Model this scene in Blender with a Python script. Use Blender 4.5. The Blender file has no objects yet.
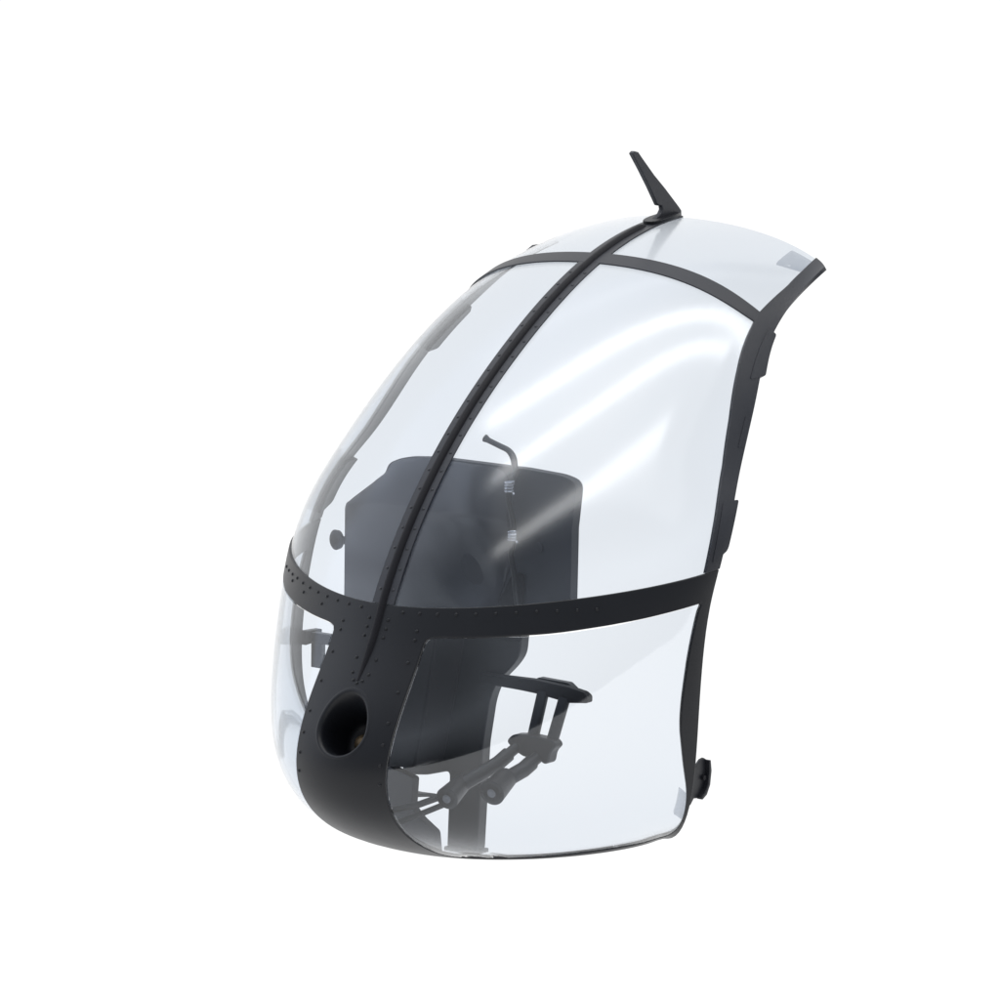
import bpy, math
import numpy as np
from mathutils import Vector, Matrix
from mathutils.geometry import delaunay_2d_cdt
sc = bpy.context.scene
col = sc.collection
S = 0.0004                      # metres per drawing unit
ZOFF = 349.0                    # lifts the lowest rim onto the table

def W(p):                       # drawing units -> metres, table at z = 0
    p = np.asarray(p, float)
    q = p * S
    q[..., 2] += ZOFF * S
    return q

# ------------------------------------------------------------------ camera
cam = bpy.data.cameras.new('camera'); co = bpy.data.objects.new('camera', cam); col.objects.link(co)
C = np.array([2326.41675, -3202.03795, 578.56554])
R = np.array([0.80759324, 0.58953812, 0.01542612]); U = np.array([-0.09762036, 0.10783951, 0.98936389])
F = np.array([-0.58160419, 0.80050949, -0.14464138])
m = Matrix.Identity(4)
for i in range(3):
    m[i][0] = R[i]; m[i][1] = U[i]; m[i][2] = -F[i]; m[i][3] = W(C)[i]
co.matrix_world = m
cam.sensor_width = 36; cam.lens = 144; cam.clip_start = 0.01; cam.clip_end = 100
sc.camera = co

# ------------------------------------------------------------------ light
world = bpy.data.worlds.new('World'); sc.world = world; world.use_nodes = True
wn = world.node_tree.nodes; wl = world.node_tree.links; bg = wn['Background']
wtc = wn.new('ShaderNodeTexCoord'); wsx = wn.new('ShaderNodeSeparateXYZ'); wl.new(wtc.outputs['Generated'], wsx.inputs[0])
wr = wn.new('ShaderNodeValToRGB'); wl.new(wsx.outputs['Z'], wr.inputs[0])       # studio: dim walls, brighter white ceiling
for pos, c in ((0.0, .11), (.45, .13), (.75, .25), (.93, .55), (1.0, .62)):
    e_ = wr.color_ramp.elements[0] if pos == 0 else (wr.color_ramp.elements[1] if pos == 1 else wr.color_ramp.elements.new(pos)); e_.color = (c*.86, c*.93, c*1.04, 1)
wd = wn.new('ShaderNodeVectorMath'); wd.operation = 'DOT_PRODUCT'; wl.new(wtc.outputs['Generated'], wd.inputs[0])
wd.inputs[1].default_value = (-.90, .08, .43)                                 # a pale wall on the nose side of the room
wm = wn.new('ShaderNodeMapRange'); wm.interpolation_type = 'SMOOTHSTEP'; wl.new(wd.outputs['Value'], wm.inputs['Value'])
wm.inputs['From Min'].default_value = .35; wm.inputs['From Max'].default_value = .95; wm.inputs['To Max'].default_value = 1.0
wc = wn.new('ShaderNodeVectorMath'); wc.operation = 'SCALE'; wc.inputs[0].default_value = (.90, .94, 1.04); wl.new(wm.outputs[0], wc.inputs['Scale'])
wa = wn.new('ShaderNodeVectorMath'); wa.operation = 'ADD'; wl.new(wr.outputs[0], wa.inputs[0]); wl.new(wc.outputs[0], wa.inputs[1])
wl.new(wa.outputs[0], bg.inputs[0]); bg.inputs[1].default_value = 1.0
sc.view_settings.view_transform = 'Standard'; sc.view_settings.look = 'None'
sc.view_settings.exposure = 0; sc.view_settings.gamma = 1
sc.cycles.max_bounces = 24; sc.cycles.transparent_max_bounces = 32
sc.cycles.glossy_bounces = 8; sc.cycles.transmission_bounces = 16

RX = Vector((0.8076, 0.5897, 0)).normalized(); TC = Vector((0.5877, -0.8090, 0)).normalized()
CEN = Vector((0.0, 0.0, 0.16))
def strip(off, h, length, width, watts, side=0.0, slope=0.0):
    l = bpy.data.lights.new('strip_light', 'AREA'); l.shape = 'RECTANGLE'
    l.size = length; l.size_y = width; l.energy = watts; l.color = (1, 0.99, 0.97)
    o = bpy.data.objects.new('strip_light', l); col.objects.link(o)
    p = CEN + TC * off + RX * side + Vector((0, 0, h))
    xax = (RX + TC * slope).normalized(); zax = (p - CEN - RX * side); zax = (zax - xax * zax.dot(xax)).normalized(); yax = zax.cross(xax)
    mm = Matrix((xax, yax, zax)).transposed().to_4x4(); mm.translation = p
    o.matrix_world = mm
strip(-0.60, 1.0, 1.9, 0.07, 0.22, 0.40)
strip(-0.20, 1.0, 2.4, 0.08, 3.6, 0.65)
strip(0.07, 1.0, 1.6, 0.08, 2.1, 0.25, -0.17)
strip(0.60, 1.0, 1.35, 0.10, 1.9, 0.08, -0.36)
strip(0.25, 1.15, 1.9, 0.95, 2.6, 0.35)  # broad soft fill, added to lift the middle of the windscreen

# ------------------------------------------------------------------ materials
def mat(name):
    mt = bpy.data.materials.new(name); mt.use_nodes = True
    return mt, mt.node_tree.nodes, mt.node_tree.links
def plastic(name, base, rough, bump=0.15, scale=900, var=0.15, metallic=0.0, spec=.5):
    mt, n, l = mat(name); b = n['Principled BSDF']; b.inputs['Specular IOR Level'].default_value = spec
    tc = n.new('ShaderNodeTexCoord'); nz = n.new('ShaderNodeTexNoise'); nz.inputs['Scale'].default_value = scale
    nz.inputs['Detail'].default_value = 4
    l.new(tc.outputs['Object'], nz.inputs['Vector'])
    bp = n.new('ShaderNodeBump'); bp.inputs['Strength'].default_value = bump; bp.inputs['Distance'].default_value = 0.0002
    l.new(nz.outputs['Fac'], bp.inputs['Height']); l.new(bp.outputs[0], b.inputs['Normal'])
    n2 = n.new('ShaderNodeTexNoise'); n2.inputs['Scale'].default_value = 35; n2.inputs['Detail'].default_value = 5
    l.new(tc.outputs['Object'], n2.inputs['Vector'])
    mr = n.new('ShaderNodeMapRange'); mr.inputs['To Min'].default_value = rough * (1 - var); mr.inputs['To Max'].default_value = rough * (1 + var)
    l.new(n2.outputs['Fac'], mr.inputs['Value']); l.new(mr.outputs[0], b.inputs['Roughness'])
    cr = n.new('ShaderNodeMix'); cr.data_type = 'RGBA'
    cr.inputs[6].default_value = (base[0]*.85, base[1]*.85, base[2]*.85, 1); cr.inputs[7].default_value = (base[0]*1.15, base[1]*1.15, base[2]*1.15, 1)
    l.new(n2.outputs['Fac'], cr.inputs[0]); l.new(cr.outputs[2], b.inputs['Base Color'])
    b.inputs['Metallic'].default_value = metallic
    return mt
M_FRAME = plastic('black_frame_plastic', (.0075, .0085, .0115), .40, .12, 1500, spec=.34)
M_FRAME_LIT = plastic('black_frame_plastic_lit', (.019, .0205, .027), .42, .12, 1500, spec=.52)  # frame plastic lightened and glossed, ceiling sheen put into the colour
M_COVER = plastic('padded_grey_vinyl', (.030, .032, .042), .34, .25, 420, spec=.7)
M_PANEL = plastic('textured_charcoal_plastic', (.026, .028, .037), .50, .2, 500)
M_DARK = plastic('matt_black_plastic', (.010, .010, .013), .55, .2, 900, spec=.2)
M_PEDAL = plastic('dark_grey_plastic', (.011, .012, .016), .42, .1, 900)
M_STEEL = plastic('polished_steel', (.6, .6, .62), .18, .02, 900, metallic=1.0)
M_BRASS = plastic('dull_brass', (.15, .11, .065), .5, .1, 900, metallic=.7)
M_PIN = plastic('light_grey_plastic', (.16, .165, .18), .45, .1, 900)
M_CABLE = plastic('black_rubber', (.010, .011, .014), .40, .1, 900)

def glass(name, tint, rough=0.03):
    mt, n, l = mat(name); n.remove(n['Principled BSDF']); out = n['Material Output']
    geo = n.new('ShaderNodeNewGeometry'); dot = n.new('ShaderNodeVectorMath'); dot.operation = 'DOT_PRODUCT'
    l.new(geo.outputs['Incoming'], dot.inputs[0]); l.new(geo.outputs['Normal'], dot.inputs[1])
    def M(op, a, b=None):
        q = n.new('ShaderNodeMath'); q.operation = op
        for i, v in enumerate((a, b)):
            if v is None: continue
            if isinstance(v, (int, float)): q.inputs[i].default_value = v
            else: l.new(v, q.inputs[i])
        return q.outputs[0]
    c = M('ABSOLUTE', dot.outputs['Value'])
    f = M('ADD', M('MULTIPLY', M('POWER', M('SUBTRACT', 1.0, c), 5.0), 0.955), 0.045)       # Schlick
    f = M('MINIMUM', f, 1.0)
    # absorption along the slanted path inside the sheet
    ct = M('SQRT', M('SUBTRACT', 1.0, M('DIVIDE', M('SUBTRACT', 1.0, M('MULTIPLY', c, c)), 2.25)))
    inv = M('DIVIDE', 1.0, ct)
    comb = n.new('ShaderNodeCombineColor')
    for i in range(3): l.new(M('POWER', tint[i], inv), comb.inputs[i])
    tr = n.new('ShaderNodeBsdfTransparent'); l.new(comb.outputs[0], tr.inputs[0])
    gl = n.new('ShaderNodeBsdfGlossy'); gl.inputs['Roughness'].default_value = rough; gl.inputs['Color'].default_value = (1, 1, 1, 1)
    tc = n.new('ShaderNodeTexCoord'); nz = n.new('ShaderNodeTexNoise'); nz.inputs['Scale'].default_value = 14; nz.inputs['Detail'].default_value = 1.5
    l.new(tc.outputs['Object'], nz.inputs['Vector'])
    bp = n.new('ShaderNodeBump'); bp.inputs['Strength'].default_value = .12; bp.inputs['Distance'].default_value = 0.0006
    l.new(nz.outputs['Fac'], bp.inputs['Height']); l.new(bp.outputs[0], gl.inputs['Normal'])
    mx = n.new('ShaderNodeMixShader'); l.new(f, mx.inputs[0]); l.new(tr.outputs[0], mx.inputs[1]); l.new(gl.outputs[0], mx.inputs[2])
    l.new(mx.outputs[0], out.inputs['Surface'])
    return mt
M_GLASS = glass('clear_acrylic', (.872, .893, .918), .15)
M_WINDOW = glass('clear_acrylic_window', (.880, .900, .924), .05)
M_GLASS_EDGE = glass('clear_acrylic_tab', (.80, .81, .83), .05)

# ------------------------------------------------------------------ helpers
def link(name, me, material, parent=None, smooth=True, sharp=40):
    me.materials.append(material)
    if smooth:
        me.polygons.foreach_set('use_smooth', [True] * len(me.polygons))
        me.set_sharp_from_angle(angle=math.radians(sharp))
    o = bpy.data.objects.new(name, me); col.objects.link(o)
    if parent is not None: o.parent = parent
    return o
def tag(o, label, cat, group=None):
    o['label'] = label; o['category'] = cat
    if group: o['group'] = group
    return o
def empty(name, loc=(0, 0, 0)):
    o = bpy.data.objects.new(name, None); col.objects.link(o); o.location = loc; o.empty_display_size = .02
    return o
def mesh(name, vs, fs):
    me = bpy.data.meshes.new(name); me.from_pydata([tuple(map(float, v)) for v in vs], [], [tuple(map(int, f)) for f in fs]); me.validate(); me.update()
    return me

# ------------------------------------------------------------------ setting: a white sweep, glow added so it stays blank and shadowless
def sweep():
    vs, fs = [], []
    prof = [(-1.6 , 0), (.7, 0)] + [(.7 + .5 * math.sin(a), .5 - .5 * math.cos(a)) for a in np.linspace(.1, math.pi / 2, 14)] + [(1.2, 1.7)]
    d = Vector((-TC.x, -TC.y, 0))
    for t, z in prof:
        for s in (-2.2, 2.2):
            p = d * (t) + RX * s; vs.append((p.x, p.y, z))
    for i in range(len(prof) - 1): fs.append((2*i, 2*i+1, 2*i+3, 2*i+2))
    return vs, fs
mt, n, l = mat('glowing_white_sweep'); b = n['Principled BSDF']
b.inputs['Base Color'].default_value = (.03, .03, .03, 1); b.inputs['Roughness'].default_value = .6; b.inputs['Specular IOR Level'].default_value = .1
b.inputs['Emission Color'].default_value = (1, 1, 1, 1); b.inputs['Emission Strength'].default_value = 1.02
vs, fs = sweep(); me = mesh('backdrop', vs, fs)
o = link('backdrop', me, mt, sharp=60); o['kind'] = 'structure'

# ------------------------------------------------------------------ the moulded shell: cross curves lofted from nose line to door edge
# station rows: nose line y, z | door edge x, y, z | first handle x | second handle x, y, z
ST = np.array([[-139.3, -333.2, 141.0, 91.8, -337.4, 117.3, 193.4, -6.4, -327.9], [-262.9, -245.1, 232.2, 5.7, -269.8, 124.8, 232.3, -54.7, -204.5],
[-249.8, -190.6, 245.9, -8.4, -202.2, 120.0, 240.5, -69.4, -149.9], [-201.9, -112.4, 246.2, 7.1, -82.3, 111.9, 241.9, -81.1, -81.3],
[-188.0, -81.5, 246.5, 21.6, -45.9, 109.5, 239.1, -82.2, -57.6], [-102.2, 45.1, 228.1, 82.4, 38.9, 107.9, 214.7, -54.6, 31.0],
[14.1, 147.4, 210.2, 138.5, 108.7, 119.6, 187.0, 26.3, 115.1], [159.8, 231.7, 190.4, 202.6, 169.2, 132.0, 165.5, 170.0, 195.4],
[304.3, 267.2, 185.7, 307.3, 224.7, 121.7, 148.1, 351.9, 229.7]])
SK = np.array([0, 138, 203, 293, 328, 479, 635, 802, 952]) / 100.0
HK = np.diff(SK); A_ = np.zeros((9, 9)); B_ = np.zeros((9, 9)); A_[0, 0] = A_[8, 8] = 1; A_[0, 1] = A_[8, 7] = -1
for k in range(1, 8):
    A_[k, k-1] = HK[k-1]/6; A_[k, k] = (HK[k-1]+HK[k])/3; A_[k, k+1] = HK[k]/6
    B_[k, k-1] = 1/HK[k-1]; B_[k, k] = -1/HK[k-1]-1/HK[k]; B_[k, k+1] = 1/HK[k]
M2 = np.linalg.solve(A_, B_) @ ST
def surf(u, v):
    u = np.atleast_1d(np.asarray(u, float)); v = np.atleast_1d(np.asarray(v, float)); u, v = np.broadcast_arrays(u, v)
    i = np.clip(np.floor(u).astype(int), 0, 7); t = (u - i)[:, None]; h = HK[i][:, None]
    q = ST[i]*(1-t) + ST[i+1]*t + h*h/6*(((1-t)**3-(1-t))*M2[i] + (t**3-t)*M2[i+1])
    z0 = 0*q[:, 0]; P = np.stack([z0, q[:, 0], q[:, 1]], -1); E = q[:, 2:5]; H1 = P + np.stack([q[:, 5], z0, z0], -1); H2 = q[:, 6:9]
    w = np.abs(v)[:, None]
    p = P*(1-w)**3 + 3*H1*w*(1-w)**2 + 3*H2*w*w*(1-w) + E*w**3
    p[:, 0] *= np.where(v < 0, -1, 1)
    return p
def normal(u, v):
    e = 2e-3
    n_ = np.cross(surf(u, np.asarray(v)+e)-surf(u, np.asarray(v)-e), surf(np.asarray(u)+e, v)-surf(np.asarray(u)-e, v))
    return n_/np.linalg.norm(n_, axis=1)[:, None]
def on(u, v, h=0.0):
    return surf(u, v) + normal(u, v) * (np.atleast_1d(h)[:, None])
KU, KV = 75.0, 300.0
def resample(poly, sp):
    out = []
    n_ = len(poly)
    for k in range(n_):
        a = np.array(poly[k]); b_ = np.array(poly[(k+1) % n_]); L = np.linalg.norm((b_-a)); c = max(1, int(round(L/sp)))
        for j in range(c): out.append(a+(b_-a)*j/c)
    return np.array(out)
def inside(p, poly):
    x, y = p[:, 0], p[:, 1]; r = np.zeros(len(p), bool); n_ = len(poly)
    for k in range(n_):
        x1, y1 = poly[k]; x2, y2 = poly[(k+1) % n_]
        if y1 == y2: continue
        c = ((y1 > y) != (y2 > y)) & (x < (x2-x1)*(y-y1)/(y2-y1)+x1); r ^= c
    return r
def rounded(poly, r, seg=6):
    """poly: [(a,b)] corner points in domain units; r: radius or list"""
    out = []; n_ = len(poly)
    for k in range(n_):
        p = np.array(poly[k], float); a = np.array(poly[k-1], float)-p; b_ = np.array(poly[(k+1) % n_], float)-p
        rr = r[k] if isinstance(r, (list, tuple)) else r
        la, lb = np.linalg.norm(a), np.linalg.norm(b_); rr = min(rr, .49*la, .49*lb)
        if rr < .3: out.append(tuple(p)); continue
        A = p+a/la*rr; B = p+b_/lb*rr
        for t in np.linspace(0, 1, seg+1): out.append(tuple((1-t)**2*A+2*t*(1-t)*p+t*t*B))
    return out
def tri_region(outer, holes, sp):
    loops = [resample(outer, sp)] + [resample(h, sp*.6) for h in holes]
    lo = loops[0].min(0); hi = loops[0].max(0)
    gx, gy = np.meshgrid(np.arange(lo[0]+sp*.5, hi[0], sp), np.arange(lo[1]+sp*.5, hi[1], sp)); gx[::2] += sp*.25
    g = np.stack([gx.ravel(), gy.ravel()], -1); g = g[inside(g, loops[0])]
    for h in loops[1:]: g = g[~inside(g, h)]
    allb = np.vstack(loops); keep = np.array([((allb-p)**2).sum(1).min() > (sp*.45)**2 for p in g], bool) if len(g) else np.zeros(0, bool)
    g = g[keep]
    vs, es, k = [], [], 0
    for L in loops:
        m_ = len(L); vs += [Vector(p) for p in L]; es += [(k+i, k+(i+1) % m_) for i in range(m_)]; k += m_
    vs += [Vector(p) for p in g]
    ov, oe, of, *_ = delaunay_2d_cdt(vs, es, [], 0, 1e-5)
    ov = np.array([tuple(v) for v in ov]); of = np.array([tuple(f) for f in of])
    c = ov[of].mean(1); k = inside(c, loops[0])
    for h in loops[1:]: k &= ~inside(c, h)
    return ov, of[k]
def shell(verts2, faces, fn, h0, h1):
    """two skins fn(verts, h) joined by rim walls; faces of the outer skin face along the normal"""
    n_ = len(verts2); A = fn(verts2, h1); B = fn(verts2, h0)
    f = faces.copy(); a2 = verts2[f]; area = (a2[:, 1, 0]-a2[:, 0, 0])*(a2[:, 2, 1]-a2[:, 0, 1])-(a2[:, 1, 1]-a2[:, 0, 1])*(a2[:, 2, 0]-a2[:, 0, 0])
    f[area < 0] = f[area < 0][:, ::-1]
    ec = {}
    for t in f:
        for i in range(3): ec[(t[i], t[(i+1) % 3])] = 1
    fs = [tuple(t) for t in f]+[tuple(n_+t[::-1]) for t in f]
    fs += [(b_, a, a+n_, b_+n_) for (a, b_) in ec if (b_, a) not in ec]
    return np.vstack([A, B]), fs
def sfn(v, h):
    return W(on(v[:, 0]/KU, v[:, 1]/KV, h))
def region(name, outer, holes, sp, h0, h1, material, parent, bevel=.9):
    """outer, holes in (u, v) shell coordinates"""
    k = np.array([KU, KV]); v, f = tri_region(np.array(outer)*k, [np.array(h)*k for h in holes], sp)
    vs, fs = shell(v, f, sfn, h0, h1)
    # outward check
    me = mesh(name, vs, fs)
    p = me.polygons[0]; c0 = v[f[0]].mean(0); nn = normal(c0[0]/KU, c0[1]/KV)[0]
    if p.normal.dot(Vector(nn)) < 0: me.flip_normals()
    o = link(name, me, material, parent, sharp=50)
    if bevel:
        b_ = o.modifiers.new('bevel', 'BEVEL'); b_.width = bevel*S; b_.segments = 2; b_.limit_method = 'ANGLE'; b_.angle_limit = math.radians(60)
    return o
def uv(poly, r=0):
    k = np.array([KU, KV]); q = rounded([tuple(np.array(p)*k) for p in poly], r)
    return [tuple(np.array(p)/k) for p in q]
def vm(poly): return [(u, -v) for u, v in poly][::-1]

def tube(pts, rad, seg=14, loc=(0, 0, 0), caps=True):
    pts = [Vector(p) for p in pts]; vs, fs = [], []; n_ = len(pts)
    rad = rad if isinstance(rad, (list, tuple)) else [rad]*n_
    t0 = (pts[1]-pts[0]).normalized(); up = Vector((0, 0, 1)) if abs(t0.z) < .9 else Vector((1, 0, 0)); a = t0.cross(up).normalized()
    for i, p in enumerate(pts):
        t = (pts[min(i+1, n_-1)]-pts[max(i-1, 0)])
        t = t.normalized() if t.length > 1e-9 else t0
        a = (a-t*a.dot(t)).normalized(); b_ = t.cross(a)
        for k in range(seg):
            w = 2*math.pi*k/seg; vs.append(p+a*rad[i]*math.cos(w)+b_*rad[i]*math.sin(w))
    for i in range(n_-1):
        for k in range(seg): fs.append((i*seg+k, i*seg+(k+1) % seg, (i+1)*seg+(k+1) % seg, (i+1)*seg+k))
    if caps: fs += [tuple(range(seg))[::-1], tuple((n_-1)*seg+k for k in range(seg))]
    return [tuple(v) for v in vs], fs
def merge(*parts):
    vs, fs = [], []
    for v, f in parts:
        k = len(vs); vs += list(v); fs += [tuple(i+k for i in t) for t in f]
    return vs, fs
def smoothpath(pts, n=6):
    P = [np.array(p, float) for p in pts]; P = [2*P[0]-P[1]]+P+[2*P[-1]-P[-2]]; out = []
    for i in range(1, len(P)-2):
        a, b_, c, d = P[i-1:i+3]
        for t in np.linspace(0, 1, n, endpoint=False): out.append(.5*(2*b_+(c-a)*t+(2*a-5*b_+4*c-d)*t*t+(3*b_-a-3*c+d)*t**3))
    out.append(P[-2]); return out
def obox_(x, y, z):
    return extrude([(x[0], z[0]), (x[1], z[0]), (x[1], z[1]), (x[0], z[1])], 1, y[0], y[1])
def bev(o, w, seg=2, ang=35):
    b_ = o.modifiers.new('bevel', 'BEVEL'); b_.width = w*S; b_.segments = seg; b_.limit_method = 'ANGLE'; b_.angle_limit = math.radians(ang); return o
def build(name, vf, material, parent, loc=(0, 0, 0), sharp=40, units=True):
    """vf in drawing units; loc = parent's place in metres"""
    v = W(np.array([tuple(p) for p in vf[0]])) if units else np.array([tuple(p) for p in vf[0]])
    return link(name, mesh(name, v-np.array(loc), vf[1]), material, parent, sharp=sharp)
def extrude(poly, axis, a0, a1):
    """poly of 2D points in the plane normal to axis; prism between a0 and a1"""
    n_ = len(poly); vs = []
    for a in (a0, a1):
        for p in poly:
            q = list(p); q.insert(axis, a); vs.append(tuple(q))
    fs = [tuple(range(n_)), tuple(range(n_, 2*n_))[::-1]]+[(i, n_+i, n_+(i+1) % n_, (i+1) % n_) for i in range(n_)]
    me = (vs, fs)
    # make normals point outward
    c = np.mean(vs, 0); f = fs[2]; a = np.array(vs[f[0]]); nrm = np.cross(np.array(vs[f[1]])-a, np.array(vs[f[2]])-a)
    ar = sum(poly[i][0]*poly[(i+1) % n_][1]-poly[(i+1) % n_][0]*poly[i][1] for i in range(n_))
    f0 = np.zeros(3); 
    for i in range(n_): f0 += np.cross(vs[i], vs[(i+1) % n_])
    want = -1 if a1 > a0 else 1
    if np.sign(f0[axis]) != want: fs = [t[::-1] for t in fs]
    return vs, fs

# ------------------------------------------------------------------ the canopy
canopy = tag(empty('helicopter_canopy'), 'black framed clear bubble canopy of a model helicopter standing on white', 'canopy')
FH = 2.4
# opening of the lower side windows in shell coordinates
win = uv([(3.12, .160), (2.98, .45), (3.0, .70), (3.17, .950), (2.5, .912), (2.0, .893), (1.3, .93), (.85, .975), (.60, .975), (.25, .94), (.07, .82), (.03, .40), (.03, .140), (1.0, .146), (2.0, .153)],
         [16, 30, 20, 6, 20, 20, 20, 14, 14, 14, 14, 20, 10, 20, 20])
def shrink(poly, d):
    k = np.array([KU, KV]); P = np.array(poly)*k; n_ = len(P); t = np.roll(P, -1, 0)-np.roll(P, 1, 0); t /= np.linalg.norm(t, axis=1)[:, None]+1e-9
    nr = np.stack([-t[:, 1], t[:, 0]], -1); a = (P[:, 0]*np.roll(P[:, 1], -1)-np.roll(P[:, 0], -1)*P[:, 1]).sum()
    Q = P+nr*d*np.sign(a); return [tuple(q) for q in Q/k]
c0 = (1.93, 0.0); e = 1e-3
LU = np.linalg.norm(surf(c0[0]+e, 0.0)-surf(c0[0]-e, 0.0))/(2*e); LV = np.linalg.norm(surf(c0[0], e)-surf(c0[0], -e))/(2*e)
HR = 28.5
circ = [(c0[0]+HR/LU*math.sin(a), HR/LV*math.cos(a)) for a in np.linspace(0, 2*math.pi, 40, endpoint=False)]
vb = np.linspace(-1, 1, 33)
outer = [(0.0, v) for v in vb]+[(u, 1.0) for u in np.linspace(.2, 3.8, 19)]+[(4.0, v) for v in vb[::-1]]+[(u, -1.0) for u in np.linspace(3.8, .2, 19)]
nose = region('nose_frame', outer, [win, vm(win), circ], 6.5, -1.6, FH, M_FRAME, canopy)

# headlamp opening
def socket():
    vs, fs = [], []; seg = 48
    cpt = surf(*c0)[0]; nn = normal(*c0)[0]; tv = np.array([1., 0, 0]); tu = np.cross(nn, tv); tu /= np.linalg.norm(tu)
    if tu[2] < 0: tu = -tu
    rings = [(HR+2.5, FH+.05, 0), (HR+1, FH+.5, 0), (HR-.6, FH+.1, 0), (HR-1.6, FH-1.2, 0), (HR-2.4, FH-3.2, .0), (HR-2.8, FH-5.5, .1), (HR-3.2, -10, .4), (HR-3.6, -18, .8), (HR-5, -40, 1), (HR-9, -46, 1), (1, -49, 1)]
    for r, h, w in rings:
        a = np.linspace(0, 2*math.pi, seg, endpoint=False)
        p = on(c0[0]+r/LU*np.sin(a), r/LV*np.cos(a), h)
        q = cpt+r*(np.cos(a)[:, None]*tv+np.sin(a)[:, None]*tu)+nn*(h-1.5)
        vs += list(p*(1-w)+q*w)
    k = len(rings)
    for i in range(k-1):
        for j in range(seg): fs.append((i*seg+j, i*seg+(j+1) % seg, (i+1)*seg+(j+1) % seg, (i+1)*seg+j))
    fs.append(tuple((k-1)*seg+j for j in range(seg)))
    return (vs, fs), cpt, nn, tv, tu
sk, cpt, nn, tv, tu = socket()
sock = build('lamp_socket', sk, M_FRAME, canopy, sharp=70)
# bulb holder deep in the socket
bp0 = cpt-nn*44+tv*2-tu*3
bulb = build('lamp_bulb', tube([bp0, bp0+nn*10, bp0+nn*14, bp0+nn*16], [9, 9, 6, 2], 20), M_BRASS, sock)

# lower window panes, bulging a hair proud of the frame
pw = shrink(win, 1.3)
for q in (pw, vm(pw)):
    region('side_window', q, [], 9, -.6, FH-.4, M_WINDOW, canopy, bevel=.7)
# windscreen and roof panes
def strip_poly(u0, u1, v0, v1, n=16):
    return [(u, v0) for u in np.linspace(u0, u1, n)]+[(u1, v) for v in np.linspace(v0, v1, n)[1:]]+[(u, v1) for u in np.linspace(u1, u0, n)[1:]]+[(u0, v) for v in np.linspace(v1, v0, n)[1:-1]]
for s in (1, -1):
    q = strip_poly(3.90, 7.045, .001, .99); q = q if s > 0 else vm(q)
    region('windscreen_pane', q, [], 9, -1.9 if False else -.65, .65, M_GLASS, canopy, bevel=0)
    q = strip_poly(7.055, 8.0, .001, .99); q = q if s > 0 else vm(q)
    region('roof_pane', q, [], 9, -.65, .65, M_GLASS, canopy, bevel=0)

# frame strips over the glass
def band(name, fa, fb, ts, sp, h0, h1, bevel=.8):
    """fa, fb: t -> (u, v) of the two edges"""
    return region(name, [fa(t) for t in ts]+[fb(t) for t in ts[::-1]], [], sp, h0, h1, M_FRAME_LIT, canopy, bevel)
sw = lambda u: np.interp(u, [4, 5, 6, 7, 8], [.039, .037, .035, .033, .030])
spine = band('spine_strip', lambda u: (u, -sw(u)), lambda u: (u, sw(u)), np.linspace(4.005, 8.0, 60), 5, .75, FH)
# raised rib along the spine
def rib():
    us = np.concatenate([np.linspace(2.50, 2.9, 8), np.linspace(2.98, 7.50, 90), np.linspace(7.53, 7.62, 4)]); vs, fs = [], []
    for u in us:
        s = min(1, (u-2.47)/.42); e_ = min(1, (7.64-u)/.06); w = (1.3+2.4*s)*(.55+.45*e_); h = .3+(3.4*s)*e_
        lv = 3*np.interp(u, range(9), ST[:, 5])
        pr = [(-1.25, -.6), (-1.0, .35*h), (-.62, .9*h), (0, h), (.62, .9*h), (1.0, .35*h), (1.25, -.6)]
        for a, hh in pr: vs.append(on(u, a*w/lv, FH+hh)[0])
    n_ = len(us)
    for i in range(n_-1):
        for k in range(6): fs.append((i*7+k, i*7+k+1, (i+1)*7+k+1, (i+1)*7+k))
    fs += [tuple(range(7)), tuple((n_-1)*7+k for k in range(7))[::-1]]
    return vs, fs
build('spine_rib', rib(), M_DARK, spine, sharp=60)
us_ = np.linspace(-.995, .995, 61)
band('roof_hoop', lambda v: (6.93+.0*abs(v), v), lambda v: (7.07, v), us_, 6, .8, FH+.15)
# door edge frames, with hinge blocks
vin = lambda u: np.interp(u, [3.9, 4.06, 4.52, 5.16, 5.72, 6.34, 6.92, 7.02, 7.3, 7.52, 7.8, 8.0], [.937, .937, .938, .935, .918, .888, .848, .832, .842, .850, .825, .79])
for s in (1, -1):
    us2 = np.linspace(4.004, 8.0, 70)
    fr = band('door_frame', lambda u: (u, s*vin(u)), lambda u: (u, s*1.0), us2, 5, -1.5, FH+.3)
    for (u0, u1, v1) in ((6.22, 6.97, 1.022), (4.06, 4.66, 1.016)):
        q = uv([(u0, .955), (u1, .955), (u1-.03, v1), (u0+.07, v1)], 3); q = q if s > 0 else vm(q)
        region('hinge', q, [], 4, -5.0, FH+.9, M_FRAME_LIT, fr, .8)
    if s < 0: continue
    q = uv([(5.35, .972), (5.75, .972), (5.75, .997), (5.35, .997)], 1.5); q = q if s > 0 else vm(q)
    region('hinge_plate', q, [], 4, -3.5, FH+.8, M_FRAME_LIT, fr, .5)

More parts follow.
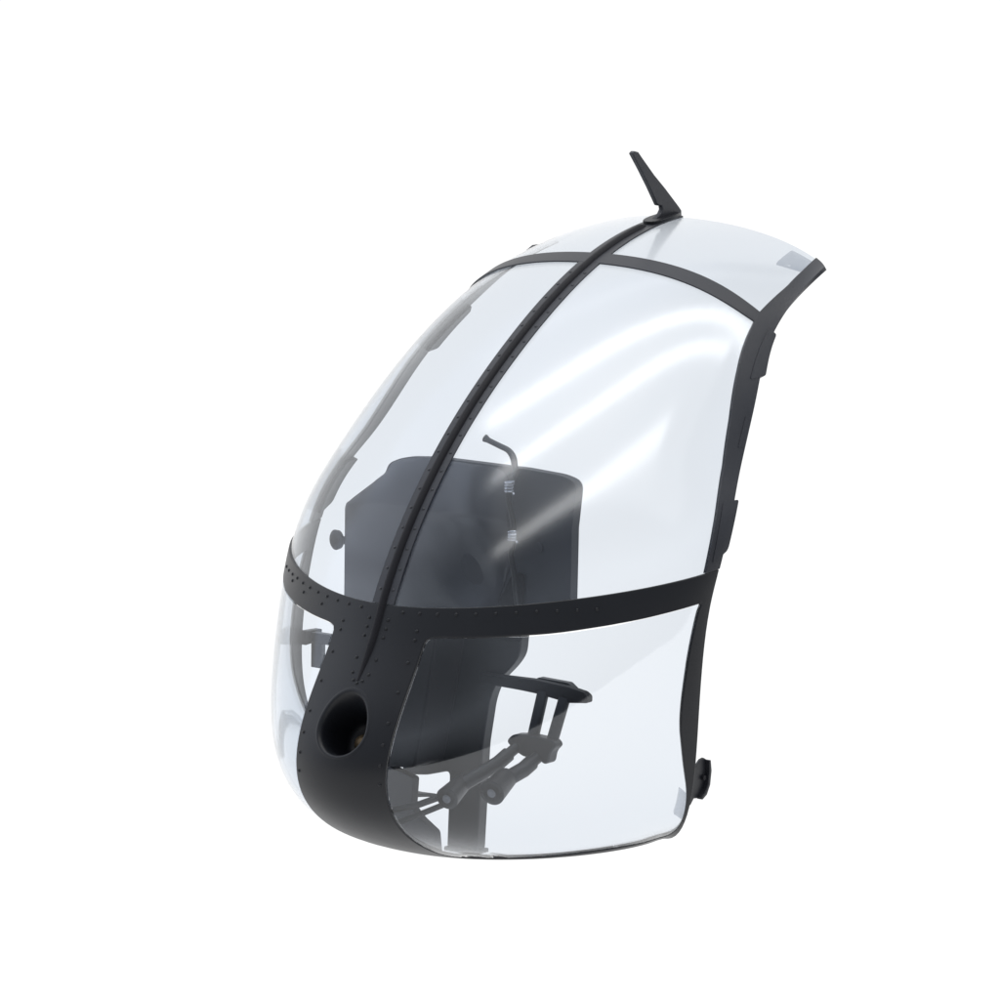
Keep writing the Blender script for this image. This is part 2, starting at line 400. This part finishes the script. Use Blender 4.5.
# rivets: one dome, copied
def dome():
    vs, fs = [], []; seg = 10
    for r, h in ((1.9, -.3), (1.7, .5), (1.15, 1.05), (.4, 1.3)):
        for k in range(seg): a = 2*math.pi*k/seg; vs.append((r*math.cos(a)*S, r*math.sin(a)*S, h*S))
    for i in range(3):
        for k in range(seg): fs.append((i*seg+k, i*seg+(k+1) % seg, (i+1)*seg+(k+1) % seg, (i+1)*seg+k))
    fs.append(tuple(3*seg+k for k in range(seg)))
    return vs, fs
rv = {}
def rivet(u, v, parent, h=FH, m_=None):
    m_ = m_ or M_FRAME
    if m_.name not in rv: rv[m_.name] = link('rivet', mesh('rivet', *dome()), m_, parent, sharp=70); r = rv[m_.name]
    else: r = rv[m_.name].copy(); col.objects.link(r); r.parent = parent
    p = W(on(u, v, h))[0]; nv = Vector(normal(u, v)[0])
    r.matrix_world = Matrix.Translation(Vector(p)) @ nv.to_track_quat('Z', 'Y').to_matrix().to_4x4()
for v in np.linspace(.075, .60, 11):
    for s in (1, -1): rivet(float(np.interp(v, [0, .15, .3, .45, .6], [3.82, 3.8, 3.77, 3.72, 3.55])), s*v, nose)
for v in (.25, .37, .48): rivet(3.50, -v, nose)
for u in (3.28, 3.0, 2.74, 2.40, 2.05, 1.72, 1.38, 1.05):
    for s in (1, -1): rivet(u, s*.132, nose)
for u in np.linspace(2.75, 3.55, 4):
    for s in (1, -1): rivet(float(u), s*.034, nose)
for du, dv in ((2.58, .028), (2.50, .015), (2.47, 0)):
    rivet(du, dv, nose)
    if dv: rivet(du, -dv, nose)
for u in np.linspace(4.10, 6.80, 20):
    for s in (1, -1): rivet(float(u), s*.0235, spine, FH-.35, M_FRAME_LIT)

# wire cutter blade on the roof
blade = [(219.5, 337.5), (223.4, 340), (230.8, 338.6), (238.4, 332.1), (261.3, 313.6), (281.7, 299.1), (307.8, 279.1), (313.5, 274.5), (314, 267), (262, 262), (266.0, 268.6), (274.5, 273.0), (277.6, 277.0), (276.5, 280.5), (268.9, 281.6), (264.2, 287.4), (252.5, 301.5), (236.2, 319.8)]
bl = bev(build('wire_cutter', extrude(blade, 0, -2.8, 2.8), M_FRAME_LIT, canopy), 1.2, 3)
def ep(u0, u1, w, h0, h1):
    q = [(u0, 0)]+[(u0+(u1-u0)*(.5-.5*math.cos(a)), w*math.sin(a)**.7) for a in np.linspace(.25, math.pi-.25, 10)]+[(u1, 0)]
    q += [(u, -v) for u, v in q[1:-1]][::-1]
    return q
region('cutter_base', ep(7.66, 8.02, .034, 0, 0), [], 3, FH-.6, FH+3.2, M_FRAME, bl, 1.0)

# hooked latch at the foot of the door edge, near side and far side
lat = [(0, -236), (-2, -262), (4, -283), (10, -277), (18, -278), (26, -274), (31, -266), (33, -252), (31, -241), (26, -238.5), (20, -239.5), (14, -244), (8, -246)]
def latch(s):
    b0 = extrude([(y+6, z+2) for y, z in lat], 0, s*226, s*229)
    b1 = extrude([(y+6, z+2) for y, z in [(18, -279), (26, -275), (31.5, -266), (33.5, -252), (31.5, -241), (28.5, -241), (29.5, -252), (27.5, -265), (23, -272), (17, -275.5)]], 0, s*227, s*234)
    return merge(b0, b1)
for s in (1, -1):
    la = bev(build('latch_hook', latch(s), M_PEDAL, canopy), .8)
    build('latch_pin', tube([(s*228, 30, -256), (s*232, 30, -256)], 2.6, 12), M_DARK, la)
# small catch inside the far side window, fixed to the door edge
ct_ = bev(build('window_catch', merge(extrude(rounded([(-12, -175), (14, -173), (16, -161), (-10, -160)], 2), 0, -246, -238), obox_((-243, -211), (-4, 5), (-173, -162)), obox_((-238, -224), (-3, 4), (-199, -171))), M_PEDAL, canopy), .8)
# translucent guide tabs moulded inside
region('clear_tab', uv([(.62, .925), (.95, .93), (.95, .99), (.62, .99)], 1), [], 4, -6, -3.5, M_GLASS_EDGE, canopy, .3)
region('clear_tab', uv([(7.70, .62), (7.97, .58), (7.99, .86), (7.82, .80)], 3), [], 4, -4.5, -2.5, M_GLASS_EDGE, canopy, .3)

# ------------------------------------------------------------------ instrument console inside
KL = (0.0, -60*S, 0.0)
console = tag(empty('instrument_console', KL), 'dark grey T-shaped instrument console standing inside the clear canopy', 'console')
head = rounded([(-145, -128), (-145.1, -12.4), (-136.2, -4.4), (-98.5, 23.8), (-95, 34.5), (-78, 42.0), (-38.6, 45), (10.8, 44.6), (71.4, 44), (116, 41.6), (134.5, 36.1), (134.5, -20), (134, -104)], [8, 4, 4, 4, 5, 10, 0, 0, 0, 10, 18, 20, 12], 5)
def headfn(v, h):
    y = -66+np.clip(v[:, 1]+8, 0, None)*.16 + 0*v[:, 0]
    y = y-h
    return W(np.stack([v[:, 0], y, v[:, 1]], -1))-np.array(KL)
hv, hf = tri_region(head, [], 8)
# keep a crease where the glareshield tilts back
hv2 = hv.copy(); near = np.abs(hv2[:, 1]+8) < 4
bd = np.array([((np.array(resample(head, 8))-p)**2).sum(1).min() for p in hv2]); hv2[near & (bd > 4), 1] = -8
vs, fs = shell(hv2, hf, headfn, -12, 0)
me = mesh('panel', vs, fs)
pan = link('panel', me, M_PANEL, console, sharp=18); bev(pan, 1.5, 3, 60)
import bmesh
for me_ in (pan.data,):
    bm = bmesh.new(); bm.from_mesh(me_); bmesh.ops.recalc_face_normals(bm, faces=bm.faces); bm.to_mesh(me_); bm.free()
# padded cover: a softly creased skin over the left two thirds of the panel
cov = rounded([(-144, -124), (-144, -10), (-135, -5), (-96, 26), (-92, 35), (-75, 41.5), (-38, 44), (46, 42), (60, 22), (57, -4), (66, -40), (48, -88), (40, -124)], [4, 4, 4, 8, 6, 8, 0, 12, 14, 16, 16, 16, 4], 5)
ce = np.array(resample(cov, 3))
def coverfn(v, h):
    x, z = v[:, 0], v[:, 1]
    d = np.sqrt(np.array([((ce-p)**2).sum(1).min() for p in v])); rise = 1-np.exp(-d/9.0)
    g = np.exp(-((x-18)/52.0)**2)
    t = x*.72+z*.69; q = x*.69-z*.72
    y = 4.5*rise + rise*g*(3.4*np.sin(t/13.0+.9*np.sin(q/31.0)) + 1.8*np.sin(q/17.0+1.3)) + rise*.8*np.sin(x/21.0)*np.sin(z/16.0)
    y = y + rise*1.4*np.tanh((z+10)/5.0)
    return W(np.stack([x, -66.6+np.clip(z+8, 0, None)*.16-y*(1 if h > 0 else 0)+(0 if h > 0 else 2.0), z], -1))-np.array(KL)
cv, cf = tri_region(cov, [], 3.4)
vs, fs = shell(cv, cf, coverfn, -1, 1)
cvo = link('padded_cover', mesh('padded_cover', vs, fs), M_COVER, console, sharp=70)
bm = bmesh.new(); bm.from_mesh(cvo.data); bmesh.ops.recalc_face_normals(bm, faces=bm.faces); bm.to_mesh(cvo.data); bm.free()
bev(build('gap_shade_plate', extrude(rounded([(42, -126), (50, -88), (66, -58), (80, -58), (78, -126)], 3), 1, -68.5, -66.5), M_DARK, console, KL), .5)  # thin dark plate put in as the shade of the gap beside the cover
ped = rounded([(-73, -120), (-71, -280), (-40, -276), (-12, -268), (-14, -345), (23.5, -345), (28.5, -235.5), (36.1, -189), (44, -171), (63.5, -152), (72, -140), (73.8, -120)], [2, 4, 4, 6, 2, 4, 6, 10, 10, 12, 10, 2], 5)
bev(build('pedestal', extrude(ped, 1, -62, -48), M_PEDAL, console, KL), 1.2)
colp = rounded([(-66, -118), (-60, -262), (-18, -258), (-6, -200), (8, -118)], 6)
bev(build('centre_column', extrude(colp, 1, -112, -63), M_DARK, console, KL), 2.5, 3)
build('foot', extrude(rounded([(-14.5, -348.6), (24.5, -348.6), (24.5, -344.6), (-14.5, -344.6)], 1), 1, -66, -44), M_PANEL, console, KL)
bev(build('base_bracket', extrude(rounded([(-72, -258), (-25, -270), (-27, -300), (-16, -310), (2, -321), (5, -345), (-50, -345), (-72, -330)], 3), 1, -104, -94), M_PANEL, console, KL), 1)
KA = Vector((-.29, -.95, 0)).normalized(); kc = Vector((-157, -66, -49))
kn = build('knob', tube([kc-KA*4, kc, kc+KA*1, kc+KA*1, kc-KA*.8, kc-KA*.8], [9.6, 10.4, 9.2, 5.8, 5.0, .4], 32), M_PANEL, console, KL)
build('knob_pin', tube([kc-KA*2, kc+KA*.3], 3.6, 20), M_PIN, kn, KL)
build('knob_arm', extrude([(-156, -46), (-143, -45), (-143, -54), (-156, -53)], 1, -61, -57), M_PANEL, console, KL)
for x, z in ((96, -30), (104, -92)):
    build('screw', tube([(x, -65, z), (x, -67.4, z), (x, -67.8, z)], [5, 5, 3.5], 20), M_PANEL, console, KL)

# ------------------------------------------------------------------ bent cable in front of the console
CL = (70*S, -70*S, 0)
cable = tag(empty('bent_cable', CL), 'thin hooked dark cable with two shiny coils for its highlights in front of the console panel', 'cable')
path = smoothpath([(20.5, -55, 69.6), (26.6, -55, 67.2), (40.3, -57, 63.7), (52, -58, 60), (59.7, -60, 52), (62.8, -64, 40.9), (66, -74, 29.3), (65.3, -76, 14.7), (72, -77, -4.2), (73.9, -79, -23.5), (72.5, -80, -38.3), (76.7, -80, -57.3), (77.5, -76, -85), (77, -66, -100)])
rad = [2.8+.6*math.exp(-((i-24)/6)**2)+(1.2*math.exp(-(i/3)**2)) for i in range(len(path))]
build('sleeve', tube(path, rad, 14), M_CABLE, cable, CL)
def glint_coil(z0, z1, cx, cy, r):  # steel turns added to stand for highlights on the ribbed sleeve
    pts = [(cx+r*math.cos(t), cy+r*math.sin(t), z0+(z1-z0)*t/(2*math.pi*4)) for t in np.linspace(0, 8*math.pi, 90)]
    return tube(pts, 1.3, 8)
build('glint_coil', glint_coil(21.5, 33, 65.6, -74.5, 4.6), M_STEEL, cable, CL)
build('glint_coil', glint_coil(-25, -14.5, 73.4, -78.6, 4.6), M_STEEL, cable, CL)

# ------------------------------------------------------------------ pedal linkage
PL = (0.043, -0.0448, 0.0)
pedal = tag(empty('rudder_pedal', PL), 'dark T-shaped rudder pedal on twin rods behind the lower side window', 'pedal')
def obox(c, ax, ay, az):
    c = np.array(c, float); ax, ay, az = map(lambda q: np.array(q, float), (ax, ay, az)); vs = [c+i*ax+j*ay+k*az for i in (-1, 1) for j in (-1, 1) for k in (-1, 1)]
    fs = [(0, 1, 3, 2), (4, 6, 7, 5), (0, 4, 5, 1), (2, 3, 7, 6), (0, 2, 6, 4), (1, 5, 7, 3)]
    return vs, fs
plate = rounded([(-3.6, -174.2), (60, -172.5), (100.1, -174.5), (120, -177.4), (125.5, -181), (125.5, -187.6), (102.9, -190.3), (65.9, -186), (46.7, -185), (-3.4, -183.9)], 2)
bev(build('foot_plate', extrude(plate, 1, -23, -13), M_DARK, pedal, PL), 1.2)
bev(build('plate_pad', extrude(rounded([(56, -175), (60, -171.6), (96, -172.5), (104, -178)], 2), 1, -13.5, -6), M_PEDAL, pedal, PL), 1)
for (a, b_) in (((71.3, -20, -184), (72.7, -38, -226)), ((96.8, -20, -187), (95.8, -38, -226))):
    build('rod', tube([a, b_], 6.0, 16), M_PEDAL, pedal, PL)
j1 = rounded([(46, -232), (53, -224.5), (70, -222), (101, -223.5), (106, -229), (99, -236), (97, -247), (91, -249), (84, -243), (68, -245), (56, -240)], 4)
bev(build('joint_block', extrude(j1, 1, -46, -32), M_PEDAL, pedal, PL), 3, 3)
def arm(a, m1, b_, r0):
    a, m1, b_ = map(Vector, (a, m1, b_))
    return tube([a, a.lerp(m1, .45), a.lerp(m1, .47), m1, b_], [r0, r0, r0+1.8, r0+1.8, r0+1.8], 20)
AX = Vector(F*.80+R*.42+U*.38).normalized()        # roller axles lean up and back
for p0, p1, p2, r0, rr in (((57.4, -42, -236), (51.4, -66, -250), (33.8, -125, -277.8), 5.5, 11.5), ((82.2, -42, -243), (81.9, -66, -252), (79.8, -115, -267.4), 6.0, 13)):
    c = Vector(p2); ar = build('roller_arm', arm(p0, p1, c+AX*26, r0), M_PEDAL, pedal, PL)
    build('roller', tube([c+AX*34, c+AX*1, c, c, c+AX*1.5, c+AX*1.5], [rr-2.5, rr, rr-1.2, rr-3.5, rr-4.2, .5], 30), M_PEDAL, ar, PL)
    build('roller_pin', tube([c+AX*2, c-AX*.5, c-AX*1.5], [4.4, 4.4, 3.2], 20), M_PIN, ar, PL)
build('link_rod', tube([(24, -112, -277), (6, -132, -286), (-16, -150, -292)], 3.4, 12), M_PEDAL, pedal, PL)
build('link_rod', tube([(24, -112, -286), (8, -130, -295), (-10, -145, -304)], 3.0, 12), M_PEDAL, pedal, PL)
# the linkage sits forward of the console, toward the side window
pedal.location = Vector(PL) + Vector((36.8, -52.0, 12.8)) * S
